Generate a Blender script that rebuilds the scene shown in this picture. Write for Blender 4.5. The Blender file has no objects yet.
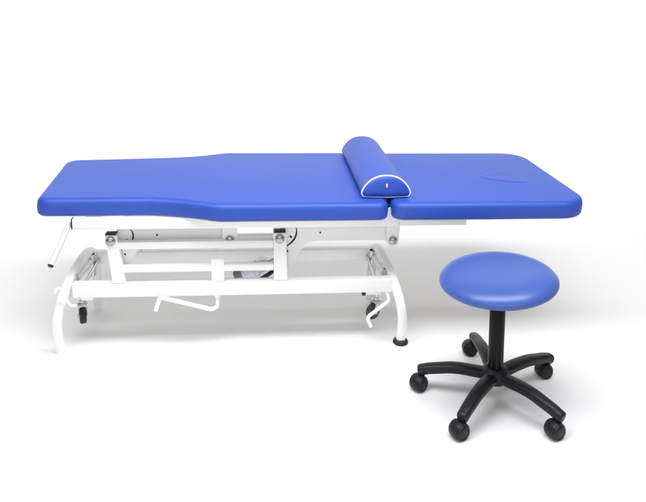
import bpy, bmesh, math, random
from mathutils import Vector, Matrix
R = math.radians
random.seed(4)
scene = bpy.context.scene
COL = scene.collection

# ------------------------------------------------------------------ materials
def new_mat(name, color, rough=0.5, metal=0.0, spec=0.5, coat=0.0, coat_rough=0.2):
    m = bpy.data.materials.new(name); m.use_nodes = True
    b = m.node_tree.nodes['Principled BSDF']
    b.inputs['Base Color'].default_value = (*color, 1)
    b.inputs['Roughness'].default_value = rough
    b.inputs['Metallic'].default_value = metal
    b.inputs['Specular IOR Level'].default_value = spec
    b.inputs['Coat Weight'].default_value = coat
    b.inputs['Coat Roughness'].default_value = coat_rough
    return m
def add_bump(m, layers):
    """layers: (kind, scale, strength, distance)"""
    nt = m.node_tree; b = nt.nodes['Principled BSDF']
    tc = nt.nodes.new('ShaderNodeTexCoord'); prev = None
    for kind, scale, strength, dist in layers:
        if kind == 'noise':
            t = nt.nodes.new('ShaderNodeTexNoise'); t.inputs['Detail'].default_value = 4
            t.inputs['Scale'].default_value = scale; out = t.outputs['Fac']
        else:
            t = nt.nodes.new('ShaderNodeTexVoronoi'); t.feature = 'DISTANCE_TO_EDGE'
            t.inputs['Scale'].default_value = scale; out = t.outputs['Distance']
        nt.links.new(tc.outputs['Object'], t.inputs['Vector'])
        bp = nt.nodes.new('ShaderNodeBump'); bp.inputs['Strength'].default_value = strength
        bp.inputs['Distance'].default_value = dist
        nt.links.new(out, bp.inputs['Height'])
        if prev: nt.links.new(prev.outputs['Normal'], bp.inputs['Normal'])
        prev = bp
    nt.links.new(prev.outputs['Normal'], b.inputs['Normal'])
def vary(m, c1, c2, scale, rlo=None, rhi=None):
    nt = m.node_tree; b = nt.nodes['Principled BSDF']
    tc = nt.nodes.new('ShaderNodeTexCoord'); n = nt.nodes.new('ShaderNodeTexNoise')
    n.inputs['Scale'].default_value = scale; n.inputs['Detail'].default_value = 5
    nt.links.new(tc.outputs['Object'], n.inputs['Vector'])
    mx = nt.nodes.new('ShaderNodeMix'); mx.data_type = 'RGBA'
    mx.inputs[6].default_value = (*c1, 1); mx.inputs[7].default_value = (*c2, 1)
    nt.links.new(n.outputs['Fac'], mx.inputs[0]); nt.links.new(mx.outputs[2], b.inputs['Base Color'])
    if rlo is not None:
        mr = nt.nodes.new('ShaderNodeMapRange'); mr.inputs[3].default_value = rlo; mr.inputs[4].default_value = rhi
        nt.links.new(n.outputs['Fac'], mr.inputs[0]); nt.links.new(mr.outputs[0], b.inputs['Roughness'])

BLUE = (.020, .070, .45)
vinyl = new_mat('blue_vinyl', BLUE, .40, spec=.55)
vary(vinyl, (.017, .070, .43), (.021, .078, .47), 2.2, .47, .54)
add_bump(vinyl, [('noise', 3.5, .5, .006), ('noise', 14, .10, .002), ('voronoi', 420, .12, .0006), ('noise', 900, .10, .0005)])
stoolvinyl = new_mat('blue_vinyl_of_stool', BLUE, .33, spec=.5)
vary(stoolvinyl, (.048, .100, .38), (.053, .109, .41), 4, .31, .37)
add_bump(stoolvinyl, [('noise', 7, .15, .003), ('voronoi', 420, .10, .0006), ('noise', 900, .08, .0005)])
white = new_mat('white_powder_coat', (.90, .90, .895), .38)
vary(white, (.925, .925, .925), (.945, .945, .945), 9, .33, .43)
add_bump(white, [('noise', 350, .06, .0006)])
piping = new_mat('white_piping', (.85, .85, .86), .45)
chrome = new_mat('chrome', (.42, .42, .43), .20, metal=1)
steel = new_mat('zinc_steel', (.62, .62, .63), .32, metal=1)
vary(steel, (.5, .5, .51), (.7, .7, .71), 60, .25, .42)
blackp = new_mat('black_nylon', (.014, .015, .018), .42, spec=.32)
vary(blackp, (.007, .0075, .010), (.011, .012, .015), 12, .38, .48)
add_bump(blackp, [('noise', 500, .14, .0006)])
blacks = new_mat('black_satin_steel', (.003, .003, .0035), .36, spec=.2)
rubber = new_mat('black_rubber', (.012, .012, .012), .6)
greyr = new_mat('grey_wheel_rubber', (.07, .07, .075), .55)
inside = new_mat('dark_tube_inside', (.05, .05, .055), .6)
motorp = new_mat('pale_grey_plastic', (.66, .67, .76), .3)
filmm = new_mat('clear_plastic_film', (.85, .87, .95), .12)
filmm.node_tree.nodes['Principled BSDF'].inputs['Alpha'].default_value = .22
add_bump(filmm, [('noise', 45, .9, .006)])
plate_grey = new_mat('light_grey_coat', (.84, .84, .84), .4)
handle_grey = new_mat('white_coat_shaded_grey', (.66, .66, .66), .35)  # white tube coloured grey; the tone stands in for its shading
board = new_mat('pale_plywood', (.72, .69, .63), .6)
tagm = new_mat('pale_pink_tag', (.75, .6, .6), .4)
floorm = new_mat('matt_white_paper', (.86, .86, .86), .75, spec=.15)
vary(floorm, (.855, .855, .855), (.87, .87, .87), .8)

# ------------------------------------------------------------------ helpers
def empty(name, loc, label=None, cat=None, group=None):
    o = bpy.data.objects.new(name, None); COL.objects.link(o); o.location = loc
    if label: o['label'] = label
    if cat: o['category'] = cat
    if group: o['group'] = group
    return o
def link(name, bm, mat, parent=None, smooth=True, angle=40):
    """vertices are given in world coordinates; the parent chain is subtracted so the origins stay sensible"""
    off = Vector((0, 0, 0)); p = parent
    while p is not None: off += p.location; p = p.parent
    bmesh.ops.recalc_face_normals(bm, faces=bm.faces[:])
    cen = Vector((0, 0, 0))
    if bm.verts:
        xs = [v.co for v in bm.verts]
        cen = Vector([(min(c[i] for c in xs) + max(c[i] for c in xs)) / 2 for i in range(3)])
    for v in bm.verts: v.co -= cen
    me = bpy.data.meshes.new(name); bm.to_mesh(me); bm.free()
    me.materials.append(mat)
    o = bpy.data.objects.new(name, me); COL.objects.link(o)
    o.location = cen - off
    if parent: o.parent = parent
    if smooth:
        for f in me.polygons: f.use_smooth = len(f.vertices) < 60
        me.set_sharp_from_angle(angle=R(angle))
    return o
def bx(bm, lo, hi, bev=.003, seg=2, M=None):
    c = [(lo[i] + hi[i]) / 2 for i in range(3)]; s = [abs(hi[i] - lo[i]) for i in range(3)]
    t = bmesh.new(); bmesh.ops.create_cube(t, size=1)
    for v in t.verts: v.co = Vector((v.co.x * s[0], v.co.y * s[1], v.co.z * s[2]))
    if bev: bmesh.ops.bevel(t, geom=t.edges[:], offset=min(bev, min(s) * .45), segments=seg, affect='EDGES', profile=.5)
    for v in t.verts:
        v.co = (M @ v.co if M else v.co) + Vector(c)
    merge(bm, t)
def merge(bm, t):
    me = bpy.data.meshes.new('tmp'); t.to_mesh(me); t.free(); bm.from_mesh(me); bpy.data.meshes.remove(me)
def bar(bm, a, b, w, h, bev=.003, up=(0, 0, 1)):
    """rectangular tube from a to b"""
    a = Vector(a); b = Vector(b); d = (b - a); L = d.length; d.normalize()
    s = d.cross(Vector(up)).normalized(); u = s.cross(d)
    M = Matrix((d, s, u)).transposed()
    c = (a + b) / 2
    bx(bm, c - Vector((L / 2, w / 2, h / 2)), c + Vector((L / 2, w / 2, h / 2)), bev, 2, M)
def smooth_path(pts, n=8):
    P = [Vector(p) for p in pts]; out = []
    for i in range(len(P) - 1):
        p0 = P[max(i - 1, 0)]; p1 = P[i]; p2 = P[i + 1]; p3 = P[min(i + 2, len(P) - 1)]
        for k in range(n):
            t = k / n
            out.append(.5 * ((2 * p1) + (p2 - p0) * t + (2 * p0 - 5 * p1 + 4 * p2 - p3) * t * t + (3 * p1 - p0 - 3 * p2 + p3) * t ** 3))
    out.append(P[-1]); return out
def fillet(pts, r, n=6):
    P = [Vector(p) for p in pts]; out = [P[0]]
    for i in range(1, len(P) - 1):
        a = (P[i - 1] - P[i]); b = (P[i + 1] - P[i])
        q = min(r, a.length * .45, b.length * .45)
        A = P[i] + a.normalized() * q; B = P[i] + b.normalized() * q
        for k in range(n + 1):
            t = k / n; out.append((1 - t) ** 2 * A + 2 * t * (1 - t) * P[i] + t * t * B)
    out.append(P[-1]); return out
def sweep(bm, path, ra, rb=None, ref=(0, 0, 1), seg=20, power=2.0, cap=True, round_end=0):
    """superellipse section: ra along ref side, rb across; ra/rb may be functions of 0..1"""
    rb = ra if rb is None else rb
    fa = ra if callable(ra) else (lambda t: ra); fb = rb if callable(rb) else (lambda t: rb)
    n = len(path); rings = []
    for i, p in enumerate(path):
        d = (path[min(i + 1, n - 1)] - path[max(i - 1, 0)]).normalized()
        s = Vector(ref) - d * d.dot(Vector(ref))
        if s.length < 1e-4: s = Vector((1, 0, 0)) - d * d.x
        s.normalize(); u = d.cross(s); t = i / (n - 1); ring = []
        for k in range(seg):
            an = 2 * math.pi * k / seg; c, sn = math.cos(an), math.sin(an)
            e = 2 / power
            x = math.copysign(abs(c) ** e, c) * fa(t); y = math.copysign(abs(sn) ** e, sn) * fb(t)
            ring.append(bm.verts.new(p + s * x + u * y))
        rings.append(ring)
    for a, b in zip(rings, rings[1:]):
        for k in range(seg): bm.faces.new((a[k], a[(k + 1) % seg], b[(k + 1) % seg], b[k]))
    if cap:
        bm.faces.new(rings[0][::-1]); bm.faces.new(rings[-1])
def rod(bm, pts, r, fr=.02, seg=16): sweep(bm, fillet(pts, fr), r, seg=seg)
def lathe(bm, prof, M=Matrix(), seg=48):
    """prof (radius, z) pairs, open or closed on the axis"""
    rings = []
    for r, z in prof:
        if r < 1e-6: rings.append([bm.verts.new(M @ Vector((0, 0, z)))])
        else: rings.append([bm.verts.new(M @ Vector((r * math.cos(2 * math.pi * k / seg), r * math.sin(2 * math.pi * k / seg), z))) for k in range(seg)])
    for a, b in zip(rings, rings[1:]):
        for k in range(seg):
            A = [a[k % len(a)], a[(k + 1) % len(a)], b[(k + 1) % len(b)], b[k % len(b)]]
            A = list(dict.fromkeys(A))
            if len(A) >= 3: bm.faces.new(A)
def frame_at(p, axis):
    q = Vector((0, 0, 1)).rotation_difference(Vector(axis).normalized())
    return Matrix.Translation(Vector(p)) @ q.to_matrix().to_4x4()
def plate(bm, pts, y0, y1, bev=.0015):
    """outline in XZ extruded from y0 to y1"""
    t = bmesh.new()
    f = t.faces.new([t.verts.new((x, y0, z)) for x, z in pts])
    r = bmesh.ops.extrude_face_region(t, geom=[f])
    for v in r['geom']:
        if isinstance(v, bmesh.types.BMVert): v.co.y = y1
    bmesh.ops.recalc_face_normals(t, faces=t.faces[:])
    if bev: bmesh.ops.bevel(t, geom=[e for e in t.edges if len(e.link_faces) == 2 and e.calc_face_angle() > .6], offset=bev, segments=2, affect='EDGES')
    merge(bm, t)

def round_outline(corners, step=.012):
    """corners: (x, y, radius) -> dense closed outline, counter-clockwise"""
    n = len(corners); out = []
    for i in range(n):
        p = Vector(corners[i][:2]); a = Vector(corners[i - 1][:2]) - p; b = Vector(corners[(i + 1) % n][:2]) - p
        r = corners[i][2]; ang = a.angle(b); q = r / math.tan(ang / 2)
        A = p + a.normalized() * q; B = p + b.normalized() * q
        bis = (a.normalized() + b.normalized()).normalized(); C = p + bis * (r / math.sin(ang / 2))
        a0 = math.atan2(*(A - C).yx); a1 = math.atan2(*(B - C).yx); da = (a1 - a0 + math.pi) % (2 * math.pi) - math.pi
        m = max(3, int(abs(da) * r / step * 1.5) + 2)
        out += [C + r * Vector((math.cos(a0 + da * k / m), math.sin(a0 + da * k / m))) for k in range(m + 1)]
    res = []
    for i, p in enumerate(out):
        q = out[(i + 1) % len(out)]; L = (q - p).length
        if L < 1e-5: continue
        m = max(1, int(L / step)); res += [p + (q - p) * k / m for k in range(m)]
    return res
def cushion(outline, z0, z1, rt=.020, rb=.009, puff=.004, seed=0):
    """padded board: side wall with softly rounded edges, pillowed top"""
    bm = bmesh.new(); n = len(outline)
    nor = []
    for i in range(n):
        t = (outline[(i + 1) % n] - outline[i - 1]).normalized(); nor.append(Vector((t.y, -t.x)))
    prof = []
    prof.append((.03, z0)); prof.append((rb, z0))
    for k in range(1, 5):
        a = math.pi / 2 * k / 4; prof.append((rb - rb * math.sin(a), z0 + rb - rb * math.cos(a)))
    prof.append((-.0015, (z0 + z1) / 2))
    for k in range(0, 11):
        a = math.pi / 2 * k / 10; prof.append((rt * 1.1 - rt * 1.1 * math.cos(a), z1 - rt + rt * math.sin(a)))
    prof.append((.027, z1 + .0003))
    rnd = random.Random(seed); ph = [rnd.uniform(0, 6.28) for _ in range(6)]
    rings = []
    for d, z in prof:
        ring = []
        for i in range(n):
            s = i * .012; w = .0007 * math.sin(s * 57 + ph[0]) * math.sin(s * 11 + ph[1]) + .0006 * math.sin(s * 23 + ph[2])
            k = max(0, 1 - abs(z - (z0 + .012)) / .03) if d < .02 else 0
            p = outline[i] - nor[i] * (d + w * k)
            ring.append(bm.verts.new((p.x, p.y, z)))
        rings.append(ring)
    for a, b in zip(rings, rings[1:]):
        for k in range(n): bm.faces.new((a[k], a[(k + 1) % n], b[(k + 1) % n], b[k]))
    bm.faces.new(rings[0][::-1]); bm.faces.new(rings[-1])
    return bm

# ------------------------------------------------------------------ the sheet they stand on
bm = bmesh.new()
prof = [(-6, 0), (-3, 0), (0, 0), (2.4, 0)]
for k in range(1, 17):
    a = math.pi / 2 * k / 16; prof.append((2.4 + 1.0 * math.sin(a), 1.0 - 1.0 * math.cos(a)))
prof.append((3.4, 7))
rows = [[bm.verts.new((x, y, z)) for x in (-9, -4, 0, 4, 11)] for y, z in prof]
for a, b in zip(rows, rows[1:]):
    for k in range(4): bm.faces.new((a[k], a[k + 1], b[k + 1], b[k]))
fl = link('floor', bm, floorm, smooth=True, angle=60); fl['kind'] = 'structure'

# ------------------------------------------------------------------ treatment table
T = empty('treatment_table', (.68, .30, 0),
          'long height-adjustable massage table with two blue vinyl cushions on a white steel frame', 'treatment table')
ZS, ZT = .509, .571
H = .362; HW = .290; CY = .372
def spl(pts, n=10): return [Vector((p.x, p.y)) for p in smooth_path([(a, b, 0) for a, b in pts], n)]
def body_outline():
    cn = []                                                     # waist on both long sides
    near = [(.39, CY - HW), (.47, CY - HW - .014), (.53, CY - HW - .034), (.585, CY - HW - .055), (.635, CY - H), (.70, CY - H - .001)]
    far = [(.70, CY + H - .001), (.628, CY + H), (.575, CY + H - .018), (.52, CY + H - .044), (.44, CY + H - .068), (.33, CY + H - .084), (.18, CY + H - .100)]
    nearp = spl(near); farp = spl(far)
    def arc(cx, cy, r, a0, a1, m=8): return [Vector((cx + r * math.cos(R(a0 + (a1 - a0) * k / m)), cy + r * math.sin(R(a0 + (a1 - a0) * k / m)))) for k in range(m + 1)]
    out = arc(.045 - .006, CY - HW + .045, .045, 180, 270) + nearp
    out += arc(1.226 - .04, CY - H + .04, .04, 270, 360) + arc(1.226 - .04, CY + H - .04, .04, 0, 90) + farp
    out += arc(.06 - .042, CY + H - .113 - .06, .06, 90, 174)
    res = []
    for i, p in enumerate(out):
        q = out[(i + 1) % len(out)]; L = (q - p).length
        if L < 1e-4: continue
        m = max(1, int(L / .012)); res += [p + (q - p) * k / m for k in range(m)]
    return res
c = link('leg_cushion', cushion(body_outline(), ZS, ZT, seed=1), vinyl, T, angle=60)
ho = round_outline([(1.240, CY - H - .002, .045), (1.970, CY - H - .002, .115), (1.974, CY + H - .01, .11), (1.240, CY + H - .01, .045)])
head = link('head_cushion', cushion(ho, ZS, ZT, seed=2), vinyl, T, angle=60)
# face hole plug, hardly proud of the cushion
pts = [(1.652, .340), (1.69, .374), (1.745, .412), (1.780, .418), (1.803, .385), (1.820, .325), (1.826, .272), (1.812, .248), (1.765, .254), (1.71, .276), (1.662, .308)]
po = [Vector((p.x, p.y)) for p in smooth_path([(a, b, 0) for a, b in pts + pts[:1]], 6)][:-1]
po = po[::-1] if sum((po[i].x * po[(i + 1) % len(po)].y - po[(i + 1) % len(po)].x * po[i].y) for i in range(len(po))) < 0 else po
bm = bmesh.new(); n = len(po)
cen = sum(po, Vector((0, 0))) / n; rings = []
for sc, z in ((1.06, ZT - .0006), (1.03, ZT + .0002), (1.0, ZT + .0010), (.95, ZT + .0018), (.85, ZT + .0024), (.6, ZT + .0022), (.3, ZT + .002)):
    rings.append([bm.verts.new((*(cen + (p - cen) * sc), z)) for p in po])
for a, b in zip(rings, rings[1:]):
    for k in range(n): bm.faces.new((a[k], a[(k + 1) % n], b[(k + 1) % n], b[k]))
bm.faces.new(rings[-1])
link('face_hole_plug', bm, vinyl, head, angle=80)

# tan backing boards under the padding
for cu, ol in ((c, body_outline()), (head, ho)):
    bm = bmesh.new(); m = len(ol); q = []
    for i in range(m):
        t = (ol[(i + 1) % m] - ol[i - 1]).normalized(); q.append(ol[i] - Vector((t.y, -t.x)) * .0065)
    lo_ = [bm.verts.new((p.x, p.y, .5070)) for p in q]; hi_ = [bm.verts.new((p.x, p.y, .5092)) for p in q]
    for k in range(m): bm.faces.new((lo_[k], lo_[(k + 1) % m], hi_[(k + 1) % m], hi_[k]))
    bm.faces.new(lo_[::-1]); bm.faces.new(hi_); link('backing_board', bm, board, cu)

YN, YF = .086, .372        # near and far planes of the lift
FN, FF = .06, .626         # near and far rails of the top frame
# top frame
bm = bmesh.new()
for y in (FN, FF - .03):
    bx(bm, (.126, y, .467), (1.272, y + .03, .5067), .004)
for x in (.16, .62, 1.23): bx(bm, (x, FN + .031, .470), (x + .04, FF - .031, .5040), .003)
fr = link('bed_frame', bm, white, T)
for y in (FN, FF - .03):
    bm = bmesh.new(); bx(bm, (.1225, y + .001, .468), (.1255, y + .029, .5058), .0008); link('end_cap', bm, blackp, fr)
bm = bmesh.new()
for y in (FN, FF - .03):
    bx(bm, (1.2725, y + .001, .469), (1.522, y + .029, .5064), .003)
bx(bm, (1.49, FN + .031, .478), (1.52, FF - .031, .504), .003)
for y in (FN - .004, FF - .004):                                # triangular hinge ears between the cushions
    plate(bm, [(1.195, .500), (1.280, .500), (1.248, .536), (1.236, .541), (1.228, .536)], y, y + .006)
link('head_frame', bm, plate_grey, T)
# angled release handle
bm = bmesh.new(); sweep(bm, [Vector((.1120, .082, .486)), Vector((.102, .003, .4385)), Vector((.088, -.060, .391))], .0098, seg=24)
rh = link('release_handle', bm, handle_grey, T)
bm = bmesh.new(); a = Vector((.088, -.060, .391)); d = Vector((-.016, -.070, -.051)).normalized()
lathe(bm, [(0, -.0005), (.0101, -.0005), (.0101, .001), (.0095, .0022), (0, .0022)], frame_at(a, d), 24); link('end_cap', bm, rubber, rh)

def dome(parent, x, y, z, r=.0165, mat=chrome, name='bolt'):
    bm = bmesh.new()
    prof = [(r, -.001), (r, .003)] + [(r * .93 * math.cos(R(a)), .003 + r * .55 * math.sin(R(a))) for a in range(0, 90, 15)] + [(0, .003 + r * .55)]
    lathe(bm, prof, frame_at((x, y, z), (0, -1, 0)), 32); return link(name, bm, mat, parent)

def arm(x0, x1, y, near, gus):
    """channel of the lift with a slotted gusset at its left end"""
    bm = bmesh.new()
    plate(bm, gus + [(x1, .392), (x1, .456), (x0, .456)], y, y + .006)
    bx(bm, (x0, y + .0065, .449), (x1, y + .032, .4555), .002)
    bx(bm, (x0 + .10, y + .0065, .394), (x1, y + .032, .4005), .002)
    a = link('lift_arm', bm, plate_grey, T)
    if near:
        for sx, sz in ((x0 + .085, .423),):
            pass
    return a
def slot_shade(parent, pts, y, w0=.0055):  # dark strip laid on the plate, painting the shade inside a cut
    bm = bmesh.new(); pth = smooth_path([(x, y, z) for x, z in pts], 6)
    sweep(bm, pth, lambda t: w0 * (.35 + .65 * math.sin(math.pi * (1 - t) ** .8)) , .0008, ref=(1, 0, 0.2), seg=12); link('slot_shade', bm, rubber, parent)
def hole(parent, x, z, y, r=.004, r2=None):  # dark disc on the plate face, painted in for the shaded opening
    bm = bmesh.new(); M = frame_at((x, y, z), (0, -1, 0)) @ Matrix.Rotation(R(35), 4, 'Z') @ Matrix.Diagonal((1, r2 or 1, 1, 1))
    lathe(bm, [(r, 0), (r, .0008), (0, .0008)], M, 16); link('hole', bm, rubber, parent)
PY = YN + .034
for y, near in ((PY, True), (YF - .03, False)):
    a1 = arm(.262, .636, y, near, [(.262, .29), (.290, .292), (.353, .394)])
    a2 = arm(.846, 1.250, y, near, [(.846, .262), (.868, .268), (.925, .362), (.936, .376), (.953, .387), (.98, .392)])
    if near:
        slot_shade(a1, [(.311, .445), (.318, .434), (.320, .423), (.318, .408), (.312, .396)], y - .0004, .0030)
        hole(a1, .298, .405, y, .0032, 1.7); hole(a1, .404, .423, y, .0036)
        slot_shade(a1, [(.281, .372), (.2745, .358), (.2725, .343), (.274, .330), (.280, .315)], y - .0004, .0025)
        hole(a1, .290, .351, y, .0025, 1.8)
        slot_shade(a2, [(.904, .446), (.906, .428), (.900, .405), (.886, .387), (.870, .374)], y - .0004, .0036)
        hole(a2, .885, .410, y, .0036, 1.9); hole(a2, .873, .355, y, .003, 1.6); hole(a2, .993, .425, y, .0036)
# tie between near and far arms
for x in (.28, .86):
    bm = bmesh.new(); sweep(bm, [Vector((x, PY + .007, .43)), Vector((x, YF - .032, .43))], .011, seg=16); link('cross_tube', bm, white, T)
# hangers from the bed frame
for (xa, xb, zb) in ((.637, .692, .372), (1.236, 1.284, .372)):
    for y in (PY - .008, YF + .012):
        bm = bmesh.new(); r = (xb - xa) / 2; xm = (xa + xb) / 2
        ptsb = [(xa, .4665), (xa, zb + r)] + [(xm - r * math.cos(R(t)), zb + r - r * math.sin(R(t))) for t in range(20, 180, 20)] + [(xb, zb + r), (xb + .004, .4665)]
        if xa < 1: ptsb = [(xa, .4665), (xa, zb + r + .02), (xa, zb), (xb, zb), (xb, .4665)]
        plate(bm, ptsb, y - .006, y); hg = link('hanger_bracket', bm, plate_grey, T)
        dome(hg, xm + (.002 if xa > 1 else 0), y - .006, .397 if xa > 1 else .408, .0165)
# small return behind the right bracket
# posts standing on the base
for y, near in ((YN, True), (YF, False)):
    for (x0, x1, xt0, xt1, ztop) in ((.250, .296, .228, .268, .436), (.824, .874, .822, .866, .438)):
        bm = bmesh.new()
        t = bmesh.new(); vs = []
        for zz, a, b in ((.2545, x0, x1), (ztop, xt0, xt1)):
            vs.append([t.verts.new((a, y, zz)), t.verts.new((b, y, zz)), t.verts.new((b, y + .032, zz)), t.verts.new((a, y + .032, zz))])
        for k in range(4): t.faces.new((vs[0][k], vs[0][(k + 1) % 4], vs[1][(k + 1) % 4], vs[1][k]))
        t.faces.new(vs[0][::-1]); t.faces.new(vs[1]); bmesh.ops.recalc_face_normals(t, faces=t.faces[:])
        bmesh.ops.bevel(t, geom=t.edges[:], offset=.003, segments=2, affect='EDGES'); merge(bm, t)
        p = link('post', bm, white, T)
        bm = bmesh.new(); bx(bm, (xt0 + .001, y - .0005, ztop + .0005), (xt1 - .001, y + .0325, ztop + .0045), .0012); link('end_cap', bm, blackp, p)
        dome(p, (xt0 + xt1) / 2, y, ztop - .021, .0185 if x0 > .5 else .018)
    for (x0, x1, z0, z1) in ((.272, .8215, .382, .409), (.285, .8225, .294, .317)):
        bm = bmesh.new(); bx(bm, (x0, y + .002, z0), (x1, y + .030, z1), .003); link('side_rail', bm, white, T)
    bm = bmesh.new(); bx(bm, (.599, y + .0008, .2543), (.645, y + .012, .340), .002); link('short_post', bm, white, T)
    # base bar
    bm = bmesh.new(); bx(bm, (.108 if near else .10, y - .002, .202), (1.262 if near else 1.235, y + .036, .254), .005, 3); link('base_bar', bm, white, T)
# end frames (bent oval tube: near foot, cross part, far foot)
def leg_frame(path, mats, feet):
    bm = bmesh.new(); sweep(bm, smooth_path(path, 7), .0170, .0165, ref=(1, 0, 0), seg=28, power=2.6)
    o = link('leg_frame', bm, white, T)
    for (x, y, z), m in zip(feet, mats):
        bm = bmesh.new(); lathe(bm, [(0, 0), (.026, 0), (.0285, .003), (.028, .009), (.022, .016), (.018, .018), (0, .018)], frame_at((x, y, z), (0, 0, 1)), 32)
        link('rubber_foot', bm, m, o)
    return o
leg_frame([(1.301, .082, .014), (1.301, .064, .10), (1.290, .064, .17), (1.273, .100, .232), (1.262, .19, .262), (1.250, .30, .274), (1.243, .372, .258), (1.238, .405, .20), (1.236, .41, .10), (1.236, .40, .014)],
          (rubber,), ((1.301, .082, 0),))
l = leg_frame([(.060, .082, .004), (.058, .064, .10), (.068, .064, .17), (.084, .105, .232), (.092, .19, .262), (.100, .30, .274), (.104, .372, .258), (.112, .405, .20), (.114, .41, .10), (.114, .40, .014)],
          (), ())
# caster housings inside the end frames, with open tops
def open_tube(x, y, z0, z1, r=.017):
    bm = bmesh.new(); lathe(bm, [(r, z0), (r, z1 - .001), (r - .001, z1), (r - .003, z1), (r - .003, z1 - .02)], Matrix.Translation((x, y, 0)), 32)
    s = link('caster_socket', bm, steel, T)
    bm = bmesh.new(); lathe(bm, [(r - .0035, z1 - .018), (r - .0035, z1 - .006), (0, z1 - .006)], Matrix.Translation((x, y, 0)), 24); link('socket_plug', bm, inside, s)
SOCK = [(1.255, .158, .262), (1.228, .338, .262), (.094, .158, .262), (.112, .338, .262)]
for x, y, z in SOCK: open_tube(x, y, .175, z)
for x in (1.238, .106):
    bm = bmesh.new(); sweep(bm, [Vector((x + (.008 if x > 1 else -.006), .175, .235)), Vector((x - (.004 if x > 1 else -.004), .320, .235))], .014, seg=20)
    link('cross_bar', bm, white, T)
    bm = bmesh.new(); sweep(bm, [Vector((x - (.028 if x > 1 else -.028), YN + .035, .226)), Vector((x - (.028 if x > 1 else -.028), YF - .001, .226))], .006, seg=12)
    link('brake_shaft', bm, steel, T)
# retractable casters
def table_caster(x, y, ztop, yaw, dz=.012):
    r = .030; e = empty('caster', Vector((x, y, 0)) - T.location); e.parent = T
    Z = dz + r; c, s = math.cos(yaw), math.sin(yaw)
    wx, wy = x + c * .018, y + s * .018
    bm = bmesh.new(); ax = Vector((-s, c, 0))
    lathe(bm, [(0, -.010), (r * .5, -.010), (r * .55, -.008), (r * .82, -.008), (r * .9, -.011), (r, -.007), (r, .007), (r * .9, .011), (r * .82, .008), (r * .55, .008), (r * .5, .010), (0, .010)], frame_at((wx, wy, Z), ax), 36)
    link('wheel', bm, greyr if x > .6 else rubber, e)
    bm = bmesh.new()
    for q in (-1, 1):
        o = ax * (q * .0145)
        bar(bm, Vector((wx, wy, Z - .006)) + o, Vector((x + c * .004, y + s * .004, Z + r + .010)) + o, .022, .0025, .001, up=ax)
    lathe(bm, [(0, Z + r + .006), (.019, Z + r + .006), (.020, Z + r + .012), (.012, Z + r + .016), (.012, Z + r + .022), (.007, Z + r + .024), (.007, ztop), (0, ztop)], Matrix.Translation((x, y, 0)), 28)
    lathe(bm, [(0, -.018), (.006, -.018), (.006, .018), (0, .018)], frame_at((wx, wy, Z), ax), 16)
    link('fork', bm, steel, e)
table_caster(1.224, .190, .19, R(215), .048)
table_caster(.112, .188, .19, R(-70), .062)
# pedals
bm = bmesh.new(); rod(bm, [(.619, .104, .199), (.619, .098, .152), (.600, .086, .148), (.419, .060, .213), (.405, .052, .166)], .0075, .014)
pd = link('foot_pedal', bm, white, T)
bm = bmesh.new(); lathe(bm, [(0, .190), (.011, .190), (.011, .2015), (0, .2015)], Matrix.Translation((.619, .104, 0)), 24); link('collar', bm, white, pd)
bm = bmesh.new(); rod(bm, [(1.243, .095, .200), (1.254, .084, .170), (1.166, .060, .116), (1.182, .050, .084)], .0066, .022); link('foot_pedal', bm, white, T)
bm = bmesh.new(); sweep(bm, smooth_path([(.066, .032, .248), (.070, .036, .259), (.080, .042, .263), (.090, .046, .243), (.102, .054, .204), (.112, .060, .188), (.128, .066, .184)], 6), .0048, seg=14); link('foot_pedal', bm, white, T)
for x0, x1 in ((1.166, 1.222), (.136, .176)):
    bm = bmesh.new(); bx(bm, (x0, .095, .188), (x1, .118, .2015), .002); b = link('pedal_bracket', bm, white, T)
    if x0 > 1:
        bm = bmesh.new(); t = bmesh.new(); bx(bm, (x0 - .014, .097, .184), (x0 - .0005, .116, .2005), .002); link('end_cap', bm, rubber, b)
# lift actuator in clear film
A = Vector((.705, .235, .215)); B = Vector((.880, .235, .288)); d = (B - A).normalized()
bm = bmesh.new(); lathe(bm, [(0, 0), (.022, 0), (.025, .004), (.025, .040), (.031, .041), (.031, .048), (.026, .049), (.026, .056), (.031, .057), (.031, .064), (.025, .066), (.021, .10), (0, .10)], frame_at(A, d), 32)
ac = link('lift_actuator', bm, motorp, T)
bm = bmesh.new(); lathe(bm, [(0, .10), (.014, .10), (.014, .19), (0, .19)], frame_at(A, d), 24); link('cylinder', bm, steel, ac)
bm = bmesh.new(); lathe(bm, [(0, -.030), (.022, -.030), (.024, -.026), (.024, -.0005), (0, -.0005)], frame_at(A, d), 24); link('motor_cap', bm, blackp, ac)
bm = bmesh.new(); rr = random.Random(3)
prf = [(.031 + rr.uniform(-.001, .006), -.034 + k * .012) for k in range(13)]; prf[-1] = (.022, prf[-1][1])
lathe(bm, prf, frame_at(A, d), 40)
for v in bm.verts: v.co += Vector((rr.uniform(-1, 1), rr.uniform(-1, 1), rr.uniform(-1, 1))) * .0016
link('plastic_wrap', bm, filmm, ac)
bm = bmesh.new(); sweep(bm, smooth_path([(.770, .205, .205), (.800, .205, .222), (.83, .21, .242), (.85, .215, .25)], 8), .008, seg=10); link('cable', bm, blackp, ac)

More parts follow.
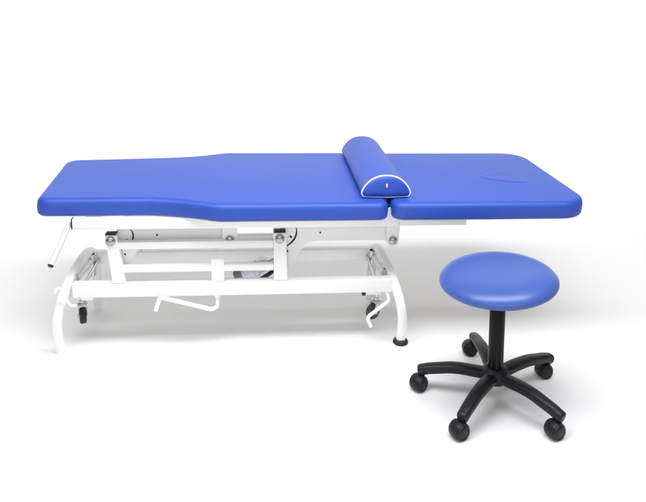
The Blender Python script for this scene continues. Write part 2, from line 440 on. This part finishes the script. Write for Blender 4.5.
# ------------------------------------------------------------------ bolster
def dshape(n=40):
    """half-round section, x -.. +, z 0..h ; soft lower corners"""
    w, h = .0925, .078; P = []
    for k in range(n + 1):
        t = math.pi * k / n; u = math.cos(t); P.append((w * (1 - .06 * (1 - math.sin(t)) ** 6) * u, .008 + (h - .008) * (1 - min(1, abs(u)) ** 2.35) ** .74))
    low = [(-w + .006, .0035), (-w + .010, .001), (-w + .018, 0), (-.05, -.001), (0, -.0025), (.05, -.001), (w - .018, 0), (w - .010, .001), (w - .006, .0035)]
    return P + low
def bol_pt(x, z, y, s=1.0, zc=.035): return Vector((1.2225 + x * s, y, ZT + .006 + zc + (z - zc) * s))
D = dshape()
B0 = empty('bolster_cushion', (1.2185, .34, ZT + .005), 'blue half-round bolster pillow with white piping lying across the table', 'bolster')
Y0, Y1 = .072, .695
bm = bmesh.new(); rings = []
ys = [(Y0 + .001, .975), (Y0 + .006, .992), (Y0 + .014, 1.0)] + [(Y0 + .02 + (Y1 - Y0 - .04) * k / 14, 1.0 + .004 * math.sin(k * 1.7)) for k in range(15)] + [(Y1 - .014, 1.0), (Y1 - .006, .992), (Y1 - .001, .975)]
for y, s in ys: rings.append([bm.verts.new(bol_pt(x, z, y, s)) for x, z in D])
n = len(D)
for a, b in zip(rings, rings[1:]):
    for k in range(n): bm.faces.new((a[k], a[(k + 1) % n], b[(k + 1) % n], b[k]))
link('cover', bm, vinyl, B0, angle=70)
for y, sg in ((Y0, -1), (Y1, 1)):
    bm = bmesh.new(); rings = []
    for s, dy in ((.975, 0), (.95, .003), (.9, .006), (.8, .009), (.6, .012), (.35, .0135)):
        rings.append([bm.verts.new(bol_pt(x, z, y + sg * dy, s)) for x, z in D])
    for a, b in zip(rings, rings[1:]):
        for k in range(n): bm.faces.new((a[k], a[(k + 1) % n], b[(k + 1) % n], b[k]))
    bm.faces.new(rings[-1]); ep = link('end_panel', bm, vinyl, B0, angle=70)
    bm = bmesh.new(); path = [bol_pt(x, z, y, .985) for x, z in D]; m = len(path); seg = 10; rg = []
    for i in range(m):
        dd = (path[(i + 1) % m] - path[i - 1]).normalized(); s_ = Vector((0, 1, 0)); u = dd.cross(s_)
        rg.append([bm.verts.new(path[i] + (s_ * math.cos(2 * math.pi * k / seg) + u * math.sin(2 * math.pi * k / seg)) * .0032) for k in range(seg)])
    for i in range(m):
        a, b = rg[i], rg[(i + 1) % m]
        for k in range(seg): bm.faces.new((a[k], a[(k + 1) % seg], b[(k + 1) % seg], b[k]))
    link('piping', bm, piping, B0, angle=80)
    if sg < 0:
        bm = bmesh.new(); bx(bm, (1.2180, y - .0165, ZT + .0505), (1.2260, y - .013, ZT + .0575), .001); link('tag', bm, tagm, ep)
        bm = bmesh.new(); bx(bm, (1.2195, y - .0168, ZT + .0445), (1.2245, y - .013, ZT + .0502), .001); link('tag', bm, piping, ep)

# ------------------------------------------------------------------ stool
SX, SY = 1.538, -.270
S = empty('stool', (SX, SY, 0), 'round blue vinyl stool on a black five-legged base with casters', 'stool')
z0 = .398; RS = .184
Ms = Matrix.Translation((SX - .010, SY, z0)) @ Matrix.Rotation(R(-5.4), 4, 'Y') @ Matrix.Translation((0, 0, -z0))
bm = bmesh.new()
pr = [(0, z0), (.150, z0), (.166, z0 + .0005), (.175, z0 + .003), (.1808, z0 + .0075), (.1835, z0 + .013)]
for k in range(1, 19):
    u = math.sin(math.pi / 2 * (1 - k / 18)); pr.append((RS * u, z0 + .0165 + .0365 * (1 - u ** 5.5) ** .62))
lathe(bm, pr, Ms, 96)
link('seat', bm, stoolvinyl, S, angle=60)
bm = bmesh.new(); lathe(bm, [(0, z0 - .022), (.03, z0 - .022), (.035, z0 - .006), (.09, z0 - .004), (.09, z0 - .0005), (0, z0 - .0005)], Ms, 40); link('seat_plate', bm, blacks, S)
bm = bmesh.new(); lathe(bm, [(0, .10), (.0242, .10), (.0246, .102), (.0246, z0 - .020), (.0235, z0 - .0185), (0, z0 - .0185)], Matrix.Translation((SX, SY, .1)) @ Matrix.Rotation(R(-1.6), 4, 'Y') @ Matrix.Translation((0, 0, -.1)), 40); link('column', bm, blacks, S)
PH = 162.5; RL = .236
ANG = [R(PH + 72 * k + d) for k, d in enumerate((0, -6.5, -1, 8, -4))]
RAD = (RL, RL * .99, RL * .985, RL * 1.10, RL * 1.12)
bm = bmesh.new()
lathe(bm, [(0, .062), (.034, .062), (.040, .070), (.043, .088), (.041, .102), (.034, .112), (.028, .116), (0, .116)], Matrix.Translation((SX, SY, 0)), 40)
for an, RL in zip(ANG, RAD):
    dv = Vector((math.cos(an), math.sin(an), 0)); O = Vector((SX, SY, 0))
    pts = [(.0, .086), (.05, .0875), (.10, .090), (RL * .6, .088), (RL * .77, .080), (RL * .9, .0735), (RL - .004, .067), (RL + .012, .063)]
    path = smooth_path([O + dv * r + Vector((0, 0, z)) for r, z in pts], 5)
    f = lambda t: (.0165 if t < .93 else .0165 - .004 * (t - .93) / .07)
    g = lambda t: (.0235 - .0055 * min(1, t / .8)) * (1 if t < .95 else 1 - .25 * (t - .95) / .05)
    sweep(bm, path, f, g, ref=(0, 0, 1), seg=24, power=2.7)
    e = O + dv * (RL - .002)
    lathe(bm, [(0, .050), (.0125, .050), (.0135, .052), (.0145, .07), (0, .07)], Matrix.Translation(e), 24)
sb = link('star_base', bm, blackp, S, angle=180)
rm = sb.modifiers.new('remesh', 'REMESH'); rm.mode = 'VOXEL'; rm.voxel_size = .0022; rm.use_smooth_shade = True
sm = sb.modifiers.new('smooth', 'SMOOTH'); sm.factor = .5; sm.iterations = 9

def twin_caster(x, y, yaw):
    """hooded twin-wheel caster, stem at x, y; it trails towards yaw"""
    e = empty('caster', Vector((x, y, 0)) - S.location); e.parent = S
    r = .0240; c, s = math.cos(yaw), math.sin(yaw); ax = Vector((-s, c, 0)); off = .014
    w = Vector((x + c * off, y + s * off, r))
    for q in (-1, 1):
        bm = bmesh.new(); M = frame_at(w + ax * (q * .0035), ax * q)
        lathe(bm, [(0, 0), (r - .001, 0), (r, .001), (r, .0155), (r - .0015, .0185), (r - .005, .0205), (r - .0062, .0195), (r - .007, .0190), (r - .0125, .0205), (.004, .0215), (0, .0215)], M, 40)
        link('wheel', bm, blackp, e)
    bm = bmesh.new(); seg = 26; a0, a1 = R(8), R(205)                # hood: partial shell over the wheels
    fwd = Vector((c, s, 0)); up = Vector((0, 0, 1)); secs = []
    prf = [(-.0175, .8), (-.0165, 1.0), (-.012, 1.05), (0, 1.07), (.012, 1.05), (.0165, 1.0), (.0175, .8)]
    for i in range(seg + 1):
        t = a0 + (a1 - a0) * i / seg; d_ = -fwd * math.cos(t) + up * math.sin(t)
        outer = [w + ax * q + d_ * (r * 1.05 * k + .0015) for q, k in prf]
        inner = [w + ax * q + d_ * (r * .62) for q in (.0025, -.0025)]
        secs.append([bm.verts.new(v) for v in outer + inner])
    m = len(secs[0])
    for a, b in zip(secs, secs[1:]):
        for k in range(m): bm.faces.new((a[k], a[(k + 1) % m], b[(k + 1) % m], b[k]))
    bm.faces.new(secs[0][::-1]); bm.faces.new(secs[-1])
    lathe(bm, [(0, .030), (.0085, .030), (.0095, .046), (.0095, .0515), (0, .0515)], Matrix.Translation((x, y, 0)), 24)
    link('hood', bm, blackp, e)
YAWS = [R(215), R(205), R(200), R(190), R(175)]
for an, yw, RL in zip(ANG, YAWS, RAD):
    twin_caster(SX + (RL - .002) * math.cos(an), SY + (RL - .002) * math.sin(an), yw)

# ------------------------------------------------------------------ lamps
def area(name, loc, target, sx, sy, power, color=(1, 1, 1)):
    l = bpy.data.lights.new(name, 'AREA'); l.shape = 'RECTANGLE'; l.size = sx; l.size_y = sy; l.energy = power; l.color = color
    o = bpy.data.objects.new(name, l); COL.objects.link(o); o.location = loc
    o.rotation_euler = (Vector(target) - Vector(loc)).to_track_quat('-Z', 'Y').to_euler(); return o
area('overhead_softbox', (.95, -.62, 2.6), (.95, -.25, 0), 3.2, .9, 96)
area('front_softbox', (.4, -4.6, 2.1), (.8, .3, .3), 5.0, 2.2, 54)
area('backdrop_lamp', (.9, 2.0, 2.3), (.9, 3.4, 1.0), 9.0, .4, 115)

w = bpy.data.worlds.new('World'); scene.world = w; w.use_nodes = True
w.node_tree.nodes['Background'].inputs[0].default_value = (1, 1, 1, 1)
w.node_tree.nodes['Background'].inputs[1].default_value = .22

# ------------------------------------------------------------------ camera
f, cy, pi_, ya, ro = 659.504, 98.137, .170829, .088185, .021139
F = Vector((math.sin(ya) * math.cos(pi_), math.cos(ya) * math.cos(pi_), -math.sin(pi_)))
Rv = Vector((math.cos(ya), -math.sin(ya), 0)); U = Rv.cross(F)
R2 = Rv * math.cos(ro) + U * math.sin(ro); U2 = -Rv * math.sin(ro) + U * math.cos(ro)
cam = bpy.data.cameras.new('camera'); co = bpy.data.objects.new('camera', cam); COL.objects.link(co)
M = Matrix((R2, U2, -F)).transposed().to_4x4(); M.translation = Vector((.78976, -2.17366, 1.32298)); co.matrix_world = M
cam.sensor_fit = 'HORIZONTAL'; cam.sensor_width = 36; cam.lens = f / 646 * 36
cam.shift_x = 0; cam.shift_y = -(251 - cy) / 646
cam.clip_start = .05; cam.clip_end = 100
scene.camera = co
scene.view_settings.view_transform = 'Standard'; scene.view_settings.look = 'None'
scene.view_settings.exposure = 0; scene.view_settings.gamma = 1
